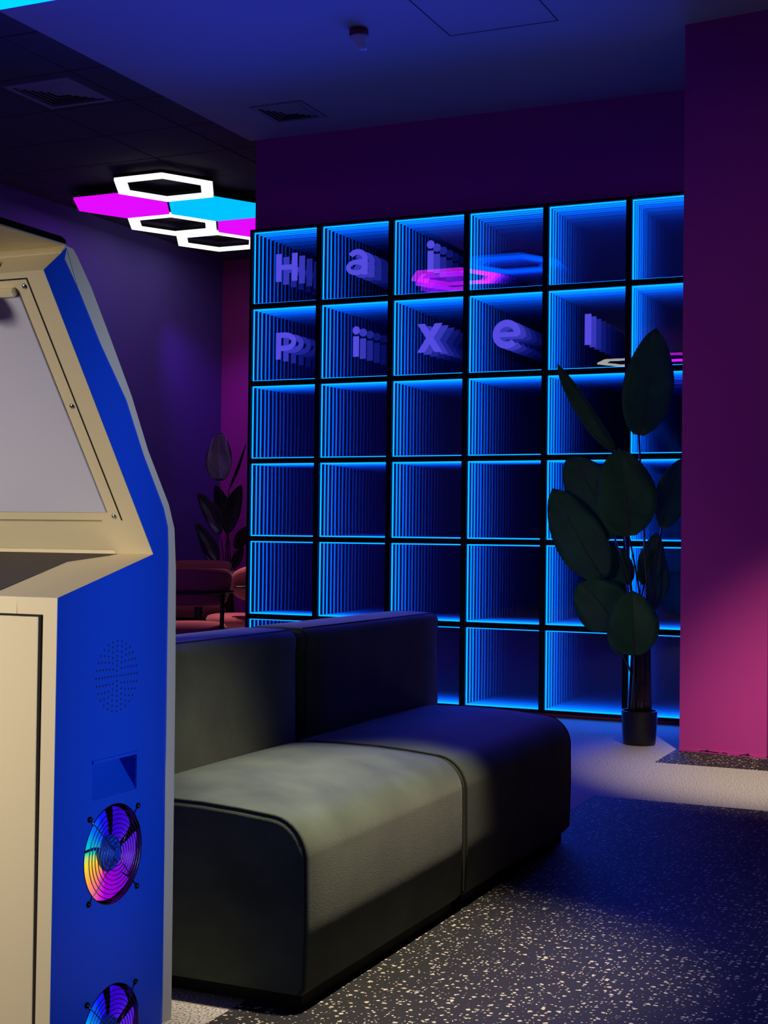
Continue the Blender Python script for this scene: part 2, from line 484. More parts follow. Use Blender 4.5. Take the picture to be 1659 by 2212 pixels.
def letter_bm(ch, w, h):
    # letter filling 0..w by 0..h, bold rounded sans
    bm = bmesh.new(); y0, y1 = 0.0, 0.0015

    def rect(x0, x1, z0, z1): bx(bm, x0, x1, y0, y1, z0, z1)

    def band(cx, cz, rx, rz, t, a0, a1, n=28):
        A = [(cx + rx * math.cos(R(a0 + (a1 - a0) * i / n)), cz + rz * math.sin(R(a0 + (a1 - a0) * i / n))) for i in range(n + 1)]
        B = [(cx + (rx - t) * math.cos(R(a0 + (a1 - a0) * i / n)), cz + (rz - t) * math.sin(R(a0 + (a1 - a0) * i / n))) for i in range(n + 1)]
        strip2(bm, A, B, y0, y1)
    if ch == 'H':
        t = 0.26 * w; rect(0, t, 0, h); rect(w - t, w, 0, h); rect(t, w - t, h * 0.42, h * 0.60)
    elif ch == 'l':
        rect(0, w, 0, h)
    elif ch == 'i':
        rect(0.06 * w, 0.94 * w, 0, h * 0.675)
        n = 24; c = (w / 2, h - 0.5 * w * 1.06); r = 0.55 * w
        prism(bm, [(c[0] + r * math.cos(2 * PI * k / n), c[1] + r * math.sin(2 * PI * k / n)) for k in range(n)], 'y', y0, y1)
    elif ch == 'P':
        t = 0.25 * w; rect(0, t, 0, h); rz = 0.345 * h; rx = 0.55 * w
        cz = h - rz
        rect(t, w - rx, h - t * 0.93, h); rect(t, w - rx, h - 2 * rz, h - 2 * rz + t * 0.93)
        band(w - rx, cz, rx, rz, t * 0.93, -90, 90)
    elif ch == 'x':
        t = 0.30 * w
        strip2(bm, [(0, 0), (w - t, h)], [(t, 0), (w, h)], y0, y1)
        strip2(bm, [(0, h), (w - t, 0)], [(t, h), (w, 0)], y0 - 0.0001, y1 - 0.0001)
    elif ch == 'e':
        t = 0.235 * w
        band(w / 2, h / 2, w / 2, h / 2, t, -6, 314, 44)
        rect(t * 0.8, w - t * 0.35, h * 0.405, h * 0.57)
    elif ch == 'a':
        t = 0.27 * w
        rect(w - t, w, 0, h * 0.62)
        band(w * 0.52, h * 0.60, w * 0.48, h * 0.40, t * 0.9, 0, 148, 24)
        band(w * 0.47, h * 0.30, w * 0.47, h * 0.30, t * 0.78, 0, 360, 36)
        rect(w * 0.45, w - t * 0.9, h * 0.44, h * 0.605)
    return bm


LET = {(0, 0): ('H', 0.187, 0.343, 2.671, 2.85), (0, 1): ('a', 0.689, 0.837, 2.679, 2.842), (0, 2): ('i', 1.239, 1.285, 2.666, 2.859),
       (1, 0): ('P', 0.194, 0.34, 2.171, 2.343), (1, 1): ('i', 0.741, 0.787, 2.166, 2.356), (1, 2): ('x', 1.18, 1.346, 2.173, 2.349),
       (1, 3): ('e', 1.671, 1.847, 2.174, 2.347), (1, 4): ('l', 2.241, 2.28, 2.174, 2.355)}
ORD = ['first', 'second', 'third', 'fourth', 'fifth', 'sixth']
for r in range(6):
    for c in range(6):
        cx, cz = (c + 0.5) * P, Z0 + (5.5 - r) * P
        if (r, c) in LET:
            lb = 'infinity mirror box showing the violet letter %s, %s row of the mirror wall' % (LET[(r, c)][0], ('top', 'second')[r])
        else:
            lb = 'blue infinity mirror box, %s from the left in the %s row of the wall' % (ORD[c], ('top' if r == 0 else 'bottom' if r == 5 else ORD[r]))
        t = thing('infinity_mirror', lb, 'mirror', (cx, 0, cz), 0, 'glowing blue infinity mirrors in the wall grid')
        for src in (frame_o, led_o, mirrors[(r * 5 + c * 3) % 7], glass_o):
            if src.get('used'):
                o = src.copy(); COL.objects.link(o)
            else:
                o = src; src['used'] = 1
            o.parent = t
        if (r, c) in LET:
            ch, x0, x1, z0, z1 = LET[(r, c)]
            o = obj('letter', letter_bm(ch, x1 - x0, z1 - z0), 'letter', t, loc=(x0 - cx, 0.0045, z0 - cz))
            o['label'] = 'glowing violet letter %s' % ch
for o in [frame_o, led_o, glass_o] + mirrors:
    if 'used' in o: del o['used']
for o in list(COL.objects):
    if 'used' in o: del o['used']

# ------------------------------------------------------------------ hexagon lights


def hexpts(s, cx=0, cy=0, rot=0):
    return [(cx + s * math.cos(R(60 * k + rot)), cy + s * math.sin(R(60 * k + rot))) for k in range(6)]


def hex_fill(bm, s, z0, z1): return prism(bm, hexpts(s), 'z', z0, z1)


def hex_ring(bm, s, si, z0, z1):
    a, b = hexpts(s), hexpts(si)
    v = [[bm.verts.new((p[0], p[1], z)) for p in q] for q, z in ((a, z0), (b, z0), (b, z1), (a, z1))]
    for i in range(4):
        A, B = v[i], v[(i + 1) % 4]
        for k in range(6): bm.faces.new((A[k], A[(k + 1) % 6], B[(k + 1) % 6], B[k]))
    return bm


HS = 0.412
hex_proto = {}


def hex_light(kind, m, x, y, z, zc, label, group, color_word):
    t = thing('hexagon_light', label, 'ceiling light', (x, y, z), 0, group)
    if kind not in hex_proto:
        if kind == 'ring':
            d = obj('diffuser', hex_ring(bmesh.new(), HS, HS - 0.098, 0, 0.02), m)
            f = obj('frame', hex_ring(bmesh.new(), HS + 0.006, HS - 0.104, 0.02, 0.045), 'black_plastic')
        else:
            d = obj('diffuser', hex_fill(bmesh.new(), HS, 0, 0.012), m)
            f = obj('frame', hex_fill(bmesh.new(), HS + 0.006, 0.012, 0.045), 'black_plastic')
        hex_proto[kind] = (d.data, f.data); d.parent = t; f.parent = t
    else:
        d = bpy.data.objects.new('diffuser', hex_proto[kind][0]); f = bpy.data.objects.new('frame', hex_proto[kind][1])
        for o in (d, f): COL.objects.link(o); o.parent = t
    d.material_slots[0].link = 'OBJECT'; d.material_slots[0].material = M[m]
    for k in (0, 3):
        a = hexpts(HS - 0.05)[k]
        obj('hanger', tube(bmesh.new(), [(a[0], a[1], 0.04), (a[0], a[1], zc - z)], 0.002, 6), 'dark_steel', t)
    return t


g1 = 'hexagon lights hanging beyond the mirror wall'
hex_light('ring', 'ring_white', -1.29, 0.955, 3.62, 3.72, 'white hexagon ring light, highest of the cluster by the tiled ceiling', g1, 'white')
hex_light('fill', 'hex_magenta', -1.925, 1.322, 3.62, 3.72, 'solid magenta hexagon light at the outer left of the hanging cluster', g1, 'magenta')
hex_light('fill', 'hex_cyan', -1.29, 1.688, 3.62, 3.72, 'solid cyan hexagon light beside the mirror wall', g1, 'cyan')
hex_light('ring', 'ring_white', -1.925, 2.055, 3.62, 3.72, 'white hexagon ring light between the magenta and cyan hexagons', g1, 'white')
hex_light('fill', 'hex_magenta', -1.29, 2.42, 3.62, 3.72, 'solid magenta hexagon light half hidden by the mirror wall', g1, 'magenta')
hex_light('ring', 'ring_white', -1.925, 2.787, 3.62, 3.72, 'white hexagon ring light, lowest of the cluster beside the mirror wall', g1, 'white')
g2 = 'hexagon lights over the lounge'
hex_light('ring', 'ring_blue', 0.60, -3.37, 3.36, 3.62, 'cyan blue hexagon ring light cut off by the top left corner', g2, 'blue')
hex_light('ring', 'ring_magenta', -0.09, -3.80, 3.36, 3.72, 'magenta hexagon ring light seen reflected in the mirror wall', g2, 'magenta')
hex_light('ring', 'ring_bright', -0.22, -10.4, 3.36, 3.72, 'white hexagon ring light far off, reflected as zigzags behind the plant', g2, 'white')
hex_light('ring', 'ring_magenta', 0.44, -10.05, 3.36, 3.62, 'magenta hexagon ring light far off, reflected beside the pillar', g2, 'magenta')

# ------------------------------------------------------------------ modular sofa


def sofa_module(y0, y1, yb0, yb1, label):
    yc = (y0 + y1) / 2
    t = thing('sofa_module', label, 'sofa', (2.8, yc, 0), 0, 'dark green modules of the sofa')
    X0 = 2.8

    def seat_prof(g, zt):
        # closed (x,z) profile: flat bottom, round front top edge, crowned top
        p = [(2.607 - X0 + g, 0.035 + g), (3.135 - X0 - g, 0.035 + g)]
        p += [(3.148 - X0 - g, 0.05 + g), (3.152 - X0 - g, 0.20), (3.150 - X0 - g, 0.34)]
        p += arc(3.055 - X0, 0.335, 0.095 - g, 0, 82, 8)[1:]
        p += [(2.98 - X0, 0.437 + zt - g), (2.88 - X0, 0.443 + zt - g), (2.75 - X0, 0.444 + zt - g), (2.66 - X0, 0.442 + zt * 0.7 - g), (2.607 - X0 + g, 0.437 - g)]
        return p
    L = y1 - y0; rings = []
    for f, g in ((0, 0.016), (0.004, 0.006), (0.012, 0.001), (0.02, 0.0)):
        rings.append([(p[0], -L / 2 + f, p[1]) for p in seat_prof(g, 0.0)])
    for k in range(1, 12):
        u = k / 12.0; cr = 0.018 * (1 - (2 * u - 1) ** 4)
        rings.append([(p[0], -L / 2 + 0.02 + (L - 0.04) * u, p[1]) for p in seat_prof(0, cr)])
    for f, g in ((0.02, 0.0), (0.012, 0.001), (0.004, 0.006), (0, 0.016)):
        rings.append([(p[0], L / 2 - f, p[1]) for p in seat_prof(g, 0.0)])
    seat = obj('seat', loft(bmesh.new(), rings), 'velvet', t, smooth=True)
    for s in (-1, 1):
        pr = seat_prof(0.0025, 0.0)
        obj('piping', tube(bmesh.new(), [(p[0], s * (L / 2 - 0.0065), p[1]) for p in pr[1:-1]], 0.0032, 6), 'velvet_seam', seat, smooth=True)
    obj('plinth', box(2.44 - X0, 3.128 - X0, -L / 2 + 0.03, L / 2 - 0.035, 0.0025, 0.036), 'plinth', t)
    # backrest: upright block with rounded edges
    a, b = yb0 - yc, yb1 - yc

    def back_prof(g):
        p = [(2.385 - X0 + g, 0.036 + g), (2.598 - X0 - g, 0.036 + g), (2.604 - X0 - g, 0.45), (2.600 - X0 - g, 0.68)]
        p += arc(2.567 - X0, 0.735, 0.033 - g * 0.6, 0, 88, 6)
        p += [(2.49 - X0, 0.771 - g)] + arc(2.42 - X0, 0.735, 0.034 - g * 0.6, 92, 180, 6)
        return p
    rings = [[(p[0], a + f, p[1]) for p in back_prof(g)] for f, g in ((0, 0.03), (0.004, 0.016), (0.012, 0.005), (0.026, 0.0))]
    for k in range(1, 8):
        rings.append([(p[0], a + 0.026 + (b - a - 0.052) * k / 8, p[1]) for p in back_prof(0)])
    rings += [[(p[0], b - f, p[1]) for p in back_prof(g)] for f, g in ((0.026, 0.0), (0.012, 0.005), (0.004, 0.016), (0, 0.03))]
    bk = obj('backrest', loft(bmesh.new(), rings), 'velvet', t, smooth=True)
    obj('piping', tube(bmesh.new(), [(2.577 - X0, a + 0.02, 0.766), (2.577 - X0, b - 0.02, 0.766)], 0.003, 6), 'velvet_seam', bk, smooth=True)
    for yy in (a + 0.008, b - 0.008):
        obj('piping', tube(bmesh.new(), [(p[0], yy, p[1]) for p in back_prof(0.008)[1:-1]], 0.003, 6), 'velvet_seam', bk, smooth=True)
    return t


sofa_module(-5.215, -4.252, -5.25, -4.215, 'dark green velvet sofa module under the warm light beside the cabinet')
sofa_module(-4.236, -3.215, -4.165, -3.09, 'dark green velvet sofa module in blue shade nearer the mirror wall')

# ------------------------------------------------------------------ arcade cabinet
XR, XL = 2.95, 2.33
t = thing('arcade_cabinet', 'white and blue arcade cabinet standing beside the near end of the sofa', 'arcade machine', (0, 0, 0))
cab = t
prof = [(-5.848, 0.03), (-5.844, 0.931), (-5.528, 1.010), (-5.900, 1.533), (-5.833, 1.586), (-5.823, 1.579), (-5.774, 1.523), (-5.704, 1.432), (-5.614, 1.33), (-5.551, 1.225),
        (-5.472, 1.115), (-5.453, 1.07), (-5.449, 1.007), (-5.449, 0.811), (-5.447, 0.03)]
# cream body with the blue outer skin set on its side
TH = 0.095


def inset_prof(p, d):
    n = len(p); out = []
    for i in range(n):
        a, b, c = Vector(p[i - 1]), Vector(p[i]), Vector(p[(i + 1) % n])
        n1 = (b - a).normalized(); n2 = (c - b).normalized()
        m = Vector((n1.y + n2.y, -(n1.x + n2.x)))
        if m.length < 1e-6: m = Vector((n1.y, -n1.x))
        m.normalize(); k = max(0.35, m.dot(Vector((n1.y, -n1.x))))
        out.append((b.x + m.x * d / k, b.y + m.y * d / k))
    return out


area2 = sum(prof[i][0] * prof[(i + 1) % len(prof)][1] - prof[(i + 1) % len(prof)][0] * prof[i][1] for i in range(len(prof)))
sgn = 1 if area2 < 0 else -1
bm = bmesh.new(); prism(bm, [prof[i] if (i < 5 or i == len(prof) - 1) else inset_prof(prof, sgn * 0.03)[i] for i in range(len(prof))], 'x', XR - TH, XR - 0.0015)
side = obj('side_wall', bm, 'cream', t)
bm = bmesh.new(); prism(bm, [(y, z) for y, z in prof], 'x', XL, XL + TH)
obj('side_wall', bm, 'cream', t)
# blue skin with a rounded back edge
skin = [p for p in prof]
back_idx = set(range(5, len(prof)))


def skin_ring(d, x):
    q = inset_prof(prof, sgn * d)
    return [(x, *(q[i] if i in back_idx and i != len(prof) - 1 else (prof[i] if i not in back_idx else (q[i][0], prof[i][1])))) for i in range(len(prof))]


bm = bmesh.new(); rings = []
rad = 0.032
for k in range(9):
    a = R(90 * k / 8); xk = XR - 0.026 + 0.026 * math.sin(a)
    rings.append([(max(xk, XR - 0.0015 + 0.0015 * k / 8) if i not in back_idx else xk, p[1], p[2]) for i, p in enumerate(skin_ring(rad * (1 - math.cos(a)), xk))])
loft(bm, rings)
skin_o = obj('side_panel', bm, 'cab_blue', t)
skin_o['label'] = 'blue side panel with rounded back edge'
cut = []
c1 = obj('cutter', box(XR - 0.2, XR + 0.1, -5.7285, -5.5785, 0.536, 0.6065), 'cab_blue'); cut.append(c1)
for zc in (0.42, 0.065):
    bm = bmesh.new(); n = 48; prism(bm, [(-5.655 + 0.0985 * math.cos(2 * PI * k / n), zc + 0.0985 * math.sin(2 * PI * k / n)) for k in range(n)], 'x', XR - 0.2, XR + 0.1)
    cut.append(obj('cutter', bm, 'cab_blue'))
import copy as _c
cut2 = []
for c in cut:
    d = c.copy(); COL.objects.link(d); cut2.append(d)
boolean(skin_o, cut); boolean(side, cut2)
for p in skin_o.data.polygons: p.use_smooth = False
# coin-return pocket: sloping chute with a lip
bm = bmesh.new()
prism(bm, [(XR - 0.050, 0.6065), (XR - 0.056, 0.6065), (XR - 0.006, 0.536), (XR - 0.001, 0.536)], 'y', -5.7285, -5.5785)
bx(bm, XR - 0.054, XR - 0.002, -5.5795, -5.5780, 0.536, 0.6065); bx(bm, XR - 0.054, XR - 0.002, -5.7290, -5.7280, 0.536, 0.6065)
pk = obj('return_chute', bm, 'cab_blue', t); pk['label'] = 'recessed blue chute'
obj('lip', box(XR - 0.010, XR + 0.003, -5.7305, -5.571, 0.6065, 0.6125), 'cab_blue', pk)
# loudspeaker holes: rings of 4, 8 ... 28 round a centre hole
bm = bmesh.new(); pts = [(0, 0)]
for k in range(1, 8):
    for q in range(4 * k):
        a = 2 * PI * q / (4 * k); pts.append((0.0099 * k * math.cos(a), 0.0099 * k * math.sin(a)))
for (dy, dz) in pts:
    prism(bm, [(-5.652 + dy + 0.0021 * math.cos(2 * PI * k / 8), 0.770 + dz + 0.0021 * math.sin(2 * PI * k / 8)) for k in range(8)], 'x', XR - 0.002, XR + 0.0003)
sg = obj('speaker_holes', bm, 'vent_dark', t); sg['kind'] = 'stuff'; sg['label'] = 'round pattern of small dark speaker holes'
# back shell showing as a thin cream edge behind the blue
bm = bmesh.new()
ob = [(-5.832, 1.592), (-5.808, 1.590), (-5.796, 1.580), (-5.749, 1.527), (-5.682, 1.435), (-5.608, 1.330), (-5.547, 1.225), (-5.467, 1.116), (-5.444, 1.065), (-5.436, 0.978), (-5.432, 0.747), (-5.430, 0.03)]
ib = [(-5.848, 1.575), (-5.845, 1.565), (-5.835, 1.555), (-5.79, 1.50), (-5.725, 1.41), (-5.65, 1.30), (-5.585, 1.20), (-5.51, 1.095), (-5.485, 1.05), (-5.475, 0.97), (-5.47, 0.747), (-5.47, 0.03)]
rings = [[(XL, a[0], a[1]), (XR - 0.008, a[0], a[1]), (XR - 0.002, a[0] - 0.004, a[1] - 0.002), (XR - 0.002, b[0], b[1]), (XL, b[0], b[1])] for a, b in zip(ob, ib)]
obj('back_shell', loft(bm, rings), 'cream', t)
# roof visor running forward over the screen
bm = bmesh.new(); prism(bm, [(-5.832, 1.590), (-6.09, 1.590), (-6.09, 1.593), (-5.832, 1.593)], 'x', XL + 0.005, XR - 0.004)
rf = obj('visor', bm, 'cream', t)
bm = bmesh.new(); prism(bm, [(-5.835, 1.5925), (-6.092, 1.5925), (-6.092, 1.604), (-5.850, 1.604), (-5.838, 1.600)], 'x', XL, XR)
obj('visor_edge', bm, 'black_gloss', rf)['label'] = 'glossy black visor edge'
# front pieces, spanning between the side walls
bz0, bz1 = Vector((-5.900, 1.533)), Vector((-5.528, 1.010))
bd = (bz1 - bz0); BL = bd.length; bd.normalize(); bn = Vector((bd.y, -bd.x))
if bn.x > 0: bn = -bn      # points out of the screen, forward and down


def bp(u, off):
    q = bz0 + bd * (u * BL) + bn * off
    return (q.x, q.y)


def slab(name, u0, u1, o0, o1, x0, x1, m, par=t, bev=0.0):
    bm = bmesh.new(); prism(bm, [bp(u0, o0), bp(u1, o0), bp(u1, o1), bp(u0, o1)], 'x', x0, x1)
    if bev: bmesh.ops.bevel(bm, geom=list(bm.edges), offset=bev, segments=2, affect='EDGES')
    return obj(name, bm, m, par)


bm = bmesh.new(); prism(bm, [(-5.900, 1.533), (-5.833, 1.586), (-5.80, 1.57), (-5.86, 1.50)], 'x', XL + TH, XR - TH + 0.001)
obj('top_shelf', bm, 'cream', t)
slab('bezel_top', 0.0, 0.022, -0.03, -0.0002, XL + TH, XR - TH, 'cream')
sf = slab('screen_frame', 0.024, 0.872, -0.03, -0.0035, XL + 0.050, XR - 0.0475, 'cream')
# grooves beside the frame are cut by sinking the rim of the side wall
gr = slab('groove', 0.0225, 0.868, -0.004, 0.0004, XR - 0.0475, XR - 0.0440, 'grid_dark', sf)
gr2 = slab('groove', 0.0200, 0.0245, -0.004, 0.0004, XL + 0.05, XR - 0.0440, 'grid_dark', sf)
slab('frame_face', 0.0245, 0.868, -0.004, 0.0002, XL + 0.05, XR - 0.0475, 'cream', sf)
ps = slab('screen_panel', 0.070, 0.836, 0.0, 0.003, XL + 0.075, XR - 0.0745, 'pale_grey', t, 0.001)
ps['label'] = 'pale grey glossy panel'
slab('panel_head', 0.045, 0.070, 0.0, 0.012, XL + 0.09, XR - 0.078, 'cream', t, 0.002)
for u, x in ((0.046, 2.893), (0.447, 2.893), (0.853, 2.889)):
    q = bp(u, 0.0); bm = bmesh.new()
    lathe(bm, [(0.0001, 0.0035), (0.0035, 0.0030), (0.0055, 0.0012), (0.006, 0.0)], 14)
    rot = Vector((0, bn.x, bn.y)).to_track_quat('Z', 'X').to_matrix().to_4x4()
    bmesh.ops.transform(bm, matrix=Matrix.Translation((x, q[0], q[1])) @ rot, verts=bm.verts)
    obj('screw', bm, 'steel', t, smooth=True)
# wall under the screen, recessed console and its rim
slab('bezel_bottom', 0.872, 1.0, -0.03, -0.012, XL + TH, XR - TH, 'cream')
obj('back_wall', box(XL + TH, XR - TH + 0.001, -5.515, -5.50, 0.82, 1.02), 'cream', t)
bm = bmesh.new(); prism(bm, [(-5.844, 0.931), (-5.828, 0.935), (-5.828, 0.87), (-5.846, 0.87)], 'x', XL + TH, XR - TH + 0.001)
obj('console_lip', bm, 'cream', t)
# sloping console with a dark inlaid tray between its broad rims
def on_slope(y, off=0.0): return 0.931 + (y + 5.844) * 0.25 + off


bm = bmesh.new(); prism(bm, [(-5.842, on_slope(-5.842, -0.0005)), (-5.528, on_slope(-5.528, -0.0005)), (-5.528, 0.96), (-5.842, 0.90)], 'x', XL + TH, XR - TH + 0.001)
con = obj('console', bm, 'cream', t)
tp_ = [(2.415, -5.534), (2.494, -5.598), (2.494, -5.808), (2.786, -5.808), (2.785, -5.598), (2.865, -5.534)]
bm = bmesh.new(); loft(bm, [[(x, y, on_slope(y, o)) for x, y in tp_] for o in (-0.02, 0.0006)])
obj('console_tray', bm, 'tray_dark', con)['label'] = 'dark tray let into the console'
# front with an access door set in a dark gap
bm = bmesh.new(); yf = -5.845
bx(bm, XL + TH, XR - TH + 0.001, yf - 0.001, yf + 0.03, 0.03, 0.88)
fr = obj('front_panel', bm, 'cream', t)
obj('door_gap', box(XL + 0.03, XR - 0.035, yf - 0.0035, yf + 0.005, 0.08, 0.899), 'grid_dark', fr)
d = obj('door', box(XL + 0.034, XR - 0.039, yf - 0.006, yf + 0.003, 0.084, 0.895, 0.002), 'cream', t)
obj('base', box(XL + 0.04, XR - 0.04, -5.81, -5.48, 0.0, 0.05), 'black_plastic', t)
# plug, its cable and the round knob hanging in front of the screen
q = bp(0.0, 0.03)
obj('plug', tube(bmesh.new(), [(2.79, -5.875, 1.552), (2.812, -5.875, 1.551), (2.822, -5.875, 1.549), (2.832, -5.875, 1.547)], [0.012, 0.012, 0.010, 0.004], 10), 'black_plastic', t, smooth=True)
obj('cable', tube(bmesh.new(), [(2.80, -5.885, 1.545), (2.825, -5.89, 1.540), (2.836, -5.893, 1.534), (2.832, -5.896, 1.526), (2.815, -5.90, 1.520), (2.80, -5.90, 1.515)], 0.0012, 6), 'dark_wood', t, smooth=True)
bm = bmesh.new(); lathe(bm, [(0.0001, 0.028), (0.02, 0.024), (0.03, 0.010), (0.03, -0.012), (0.018, -0.026), (0.0001, -0.029)], 18)
obj('knob', bm, 'violet_knob', t, smooth=True, loc=(2.795, -5.915, 1.475))


def cooling_fan(zc):
    f = bpy.data.objects.new('cooling_fan', None); COL.objects.link(f); f.parent = cab; f.location = (XR, -5.655, zc)
    f['label'] = 'rainbow-lit cooling fan behind a wire grille'
    # everything in the fan's own frame: x points out of the panel
    bm = bmesh.new(); n = 48
    v = [[bm.verts.new((x, r * math.cos(2 * PI * k / n), r * math.sin(2 * PI * k / n))) for k in range(n)] for r, x in ((0.0984, 0.0), (0.0965, 0.0005), (0.0965, -0.075), (0.0984, -0.075))]
    for i in range(4):
        A, B = v[i], v[(i + 1) % 4]
        for k in range(n): bm.faces.new((A[k], A[(k + 1) % n], B[(k + 1) % n], B[k]))
    obj('housing', bm, 'black_gloss', f, smooth=False)
    bm = bmesh.new(); prism(bm, [(0.0968 * math.cos(2 * PI * k / n), 0.0968 * math.sin(2 * PI * k / n)) for k in range(n)], 'x', -0.076, -0.07)
    obj('back_plate', bm, 'black_gloss', f)
    # glowing blades between dark struts
    for (a0, a1, twist, r1) in ((170, 238, 14, 0.0945), (247, 312, 10, 0.092), (318, 372, 8, 0.0945), (20, 78, 10, 0.091), (88, 160, 18, 0.0935)):
        bm = bmesh.new(); N = 10; top = []; bot = []
        for j in range(5):
            rr = 0.036 + (r1 - 0.036) * j / 4; sh = twist * (j / 4 - 0.5)
            row = [(rr * math.cos(R(a0 + sh + (a1 - a0) * i / N)), rr * math.sin(R(a0 + sh + (a1 - a0) * i / N))) for i in range(N + 1)]
            top.append([bm.verts.new((-0.013 + 0.008 * (i / N - 0.5), p[0], p[1])) for i, p in enumerate(row)])
            bot.append([bm.verts.new((-0.016 + 0.008 * (i / N - 0.5), p[0], p[1])) for i, p in enumerate(row)])
        for j in range(4):
            for i in range(N):
                bm.faces.new((top[j][i], top[j][i + 1], top[j + 1][i + 1], top[j + 1][i])); bm.faces.new((bot[j][i], bot[j + 1][i], bot[j + 1][i + 1], bot[j][i + 1]))
        for i in range(N):
            bm.faces.new((top[4][i], top[4][i + 1], bot[4][i + 1], bot[4][i])); bm.faces.new((top[0][i + 1], top[0][i], bot[0][i], bot[0][i + 1]))
        for j in range(4):
            bm.faces.new((top[j + 1][0], bot[j + 1][0], bot[j][0], top[j][0])); bm.faces.new((top[j][N], bot[j][N], bot[j + 1][N], top[j + 1][N]))
        obj('blade', bm, 'rgb', f)
    bm = bmesh.new(); n = 32
    rings = [[(x, r * math.cos(2 * PI * k / n), r * math.sin(2 * PI * k / n)) for k in range(n)] for r, x in ((0.036, -0.04), (0.036, -0.008), (0.033, -0.005), (0.001, -0.004))]
    obj('hub', loft(bm, rings), 'cab_blue', f, smooth=False)
    for r in (0.0145, 0.0235, 0.0325, 0.0415, 0.0505, 0.0595, 0.0685, 0.0775, 0.0865):
        bm = bmesh.new()
        tube(bm, [(0.004 + 0.006 * (1 - r / 0.09), r * math.cos(2 * PI * k / 48), r * math.sin(2 * PI * k / 48)) for k in range(48)], 0.0009, 6, closed=True)
        obj('wire_ring', bm, 'dark_steel', f, smooth=True)
    for sy in (-1, 1):
        for sz in (-1, 1):
            e = Vector((0, sy * 0.0812, sz * 0.0812)); u = e.normalized()
            pts = [u * 0.012 + Vector((0.009, 0, 0)), u * 0.05 + Vector((0.0065, 0, 0)), u * 0.088 + Vector((0.0045, 0, 0)), u * 0.098 + Vector((0.002, 0, 0)), u * 0.1095 + Vector((0.0015, 0, 0))]
            bm = bmesh.new(); tube(bm, pts, 0.0011, 6)
            v = u.cross(Vector((1, 0, 0)))
            tube(bm, [e + u * 0.0052 * math.cos(2 * PI * k / 16) + v * 0.0052 * math.sin(2 * PI * k / 16) + Vector((0.0014, 0, 0)) for k in range(16)], 0.0011, 6, closed=True)
            obj('wire_arm', bm, 'dark_steel', f, smooth=True)
            bm = bmesh.new(); n = 14
            rings = [[(x, e.y + r * math.cos(2 * PI * k / n), e.z + r * math.sin(2 * PI * k / n)) for k in range(n)] for r, x in ((0.0062, 0.0), (0.0062, 0.002), (0.0045, 0.0045), (0.0004, 0.0055))]
            obj('screw', loft(bm, rings), 'black_gloss', f, smooth=True)
    return f


cooling_fan(0.42); cooling_fan(0.065)

# ------------------------------------------------------------------ plants
CAMP = Vector((4.5875, -8.0015, 1.0562))


def leaf_bm(base, tip, width, side, fold, bend, nrm, N=14, K=8):
    b, tp = Vector(base), Vector(tip); ax = tp - b; L = ax.length; d = ax.normalized()
    nr = (nrm - d * nrm.dot(d)).normalized(); s = d.cross(nr).normalized()
    bm = bmesh.new(); uvl = bm.loops.layers.uv.new('UVMap'); g = []
    mid = []
    for i in range(N + 1):
        u = i / N
        ww = width / 2 * max(0.02, (math.sin(PI * min(1.0, u ** 0.86 * 0.97 + 0.03)) ** 0.62))
        c = b + d * (L * u) + nr * (bend * L * 4 * u * (1 - u)) + s * (side * L * 4 * u * (1 - u))
        mid.append(c)
        row = []
        for k in range(K + 1):
            v = 2 * k / K - 1
            wave = 0.012 * math.sin(u * 9 + k * 1.3) * abs(v)
            row.append((bm.verts.new(c + s * (ww * v * (1 - 0.25 * fold * abs(v))) + nr * (fold * ww * abs(v) ** 1.3 * 0.8 - 0.12 * ww * v * v + wave * width * 2)), u, v))
        g.append(row)
    for i in range(N):
        for k in range(K):
            q = (g[i][k], g[i + 1][k], g[i + 1][k + 1], g[i][k + 1])
            f = bm.faces.new([x[0] for x in q])
            for lp, x in zip(f.loops, q): lp[uvl].uv = (x[1], x[2])
    return bm, mid, nr


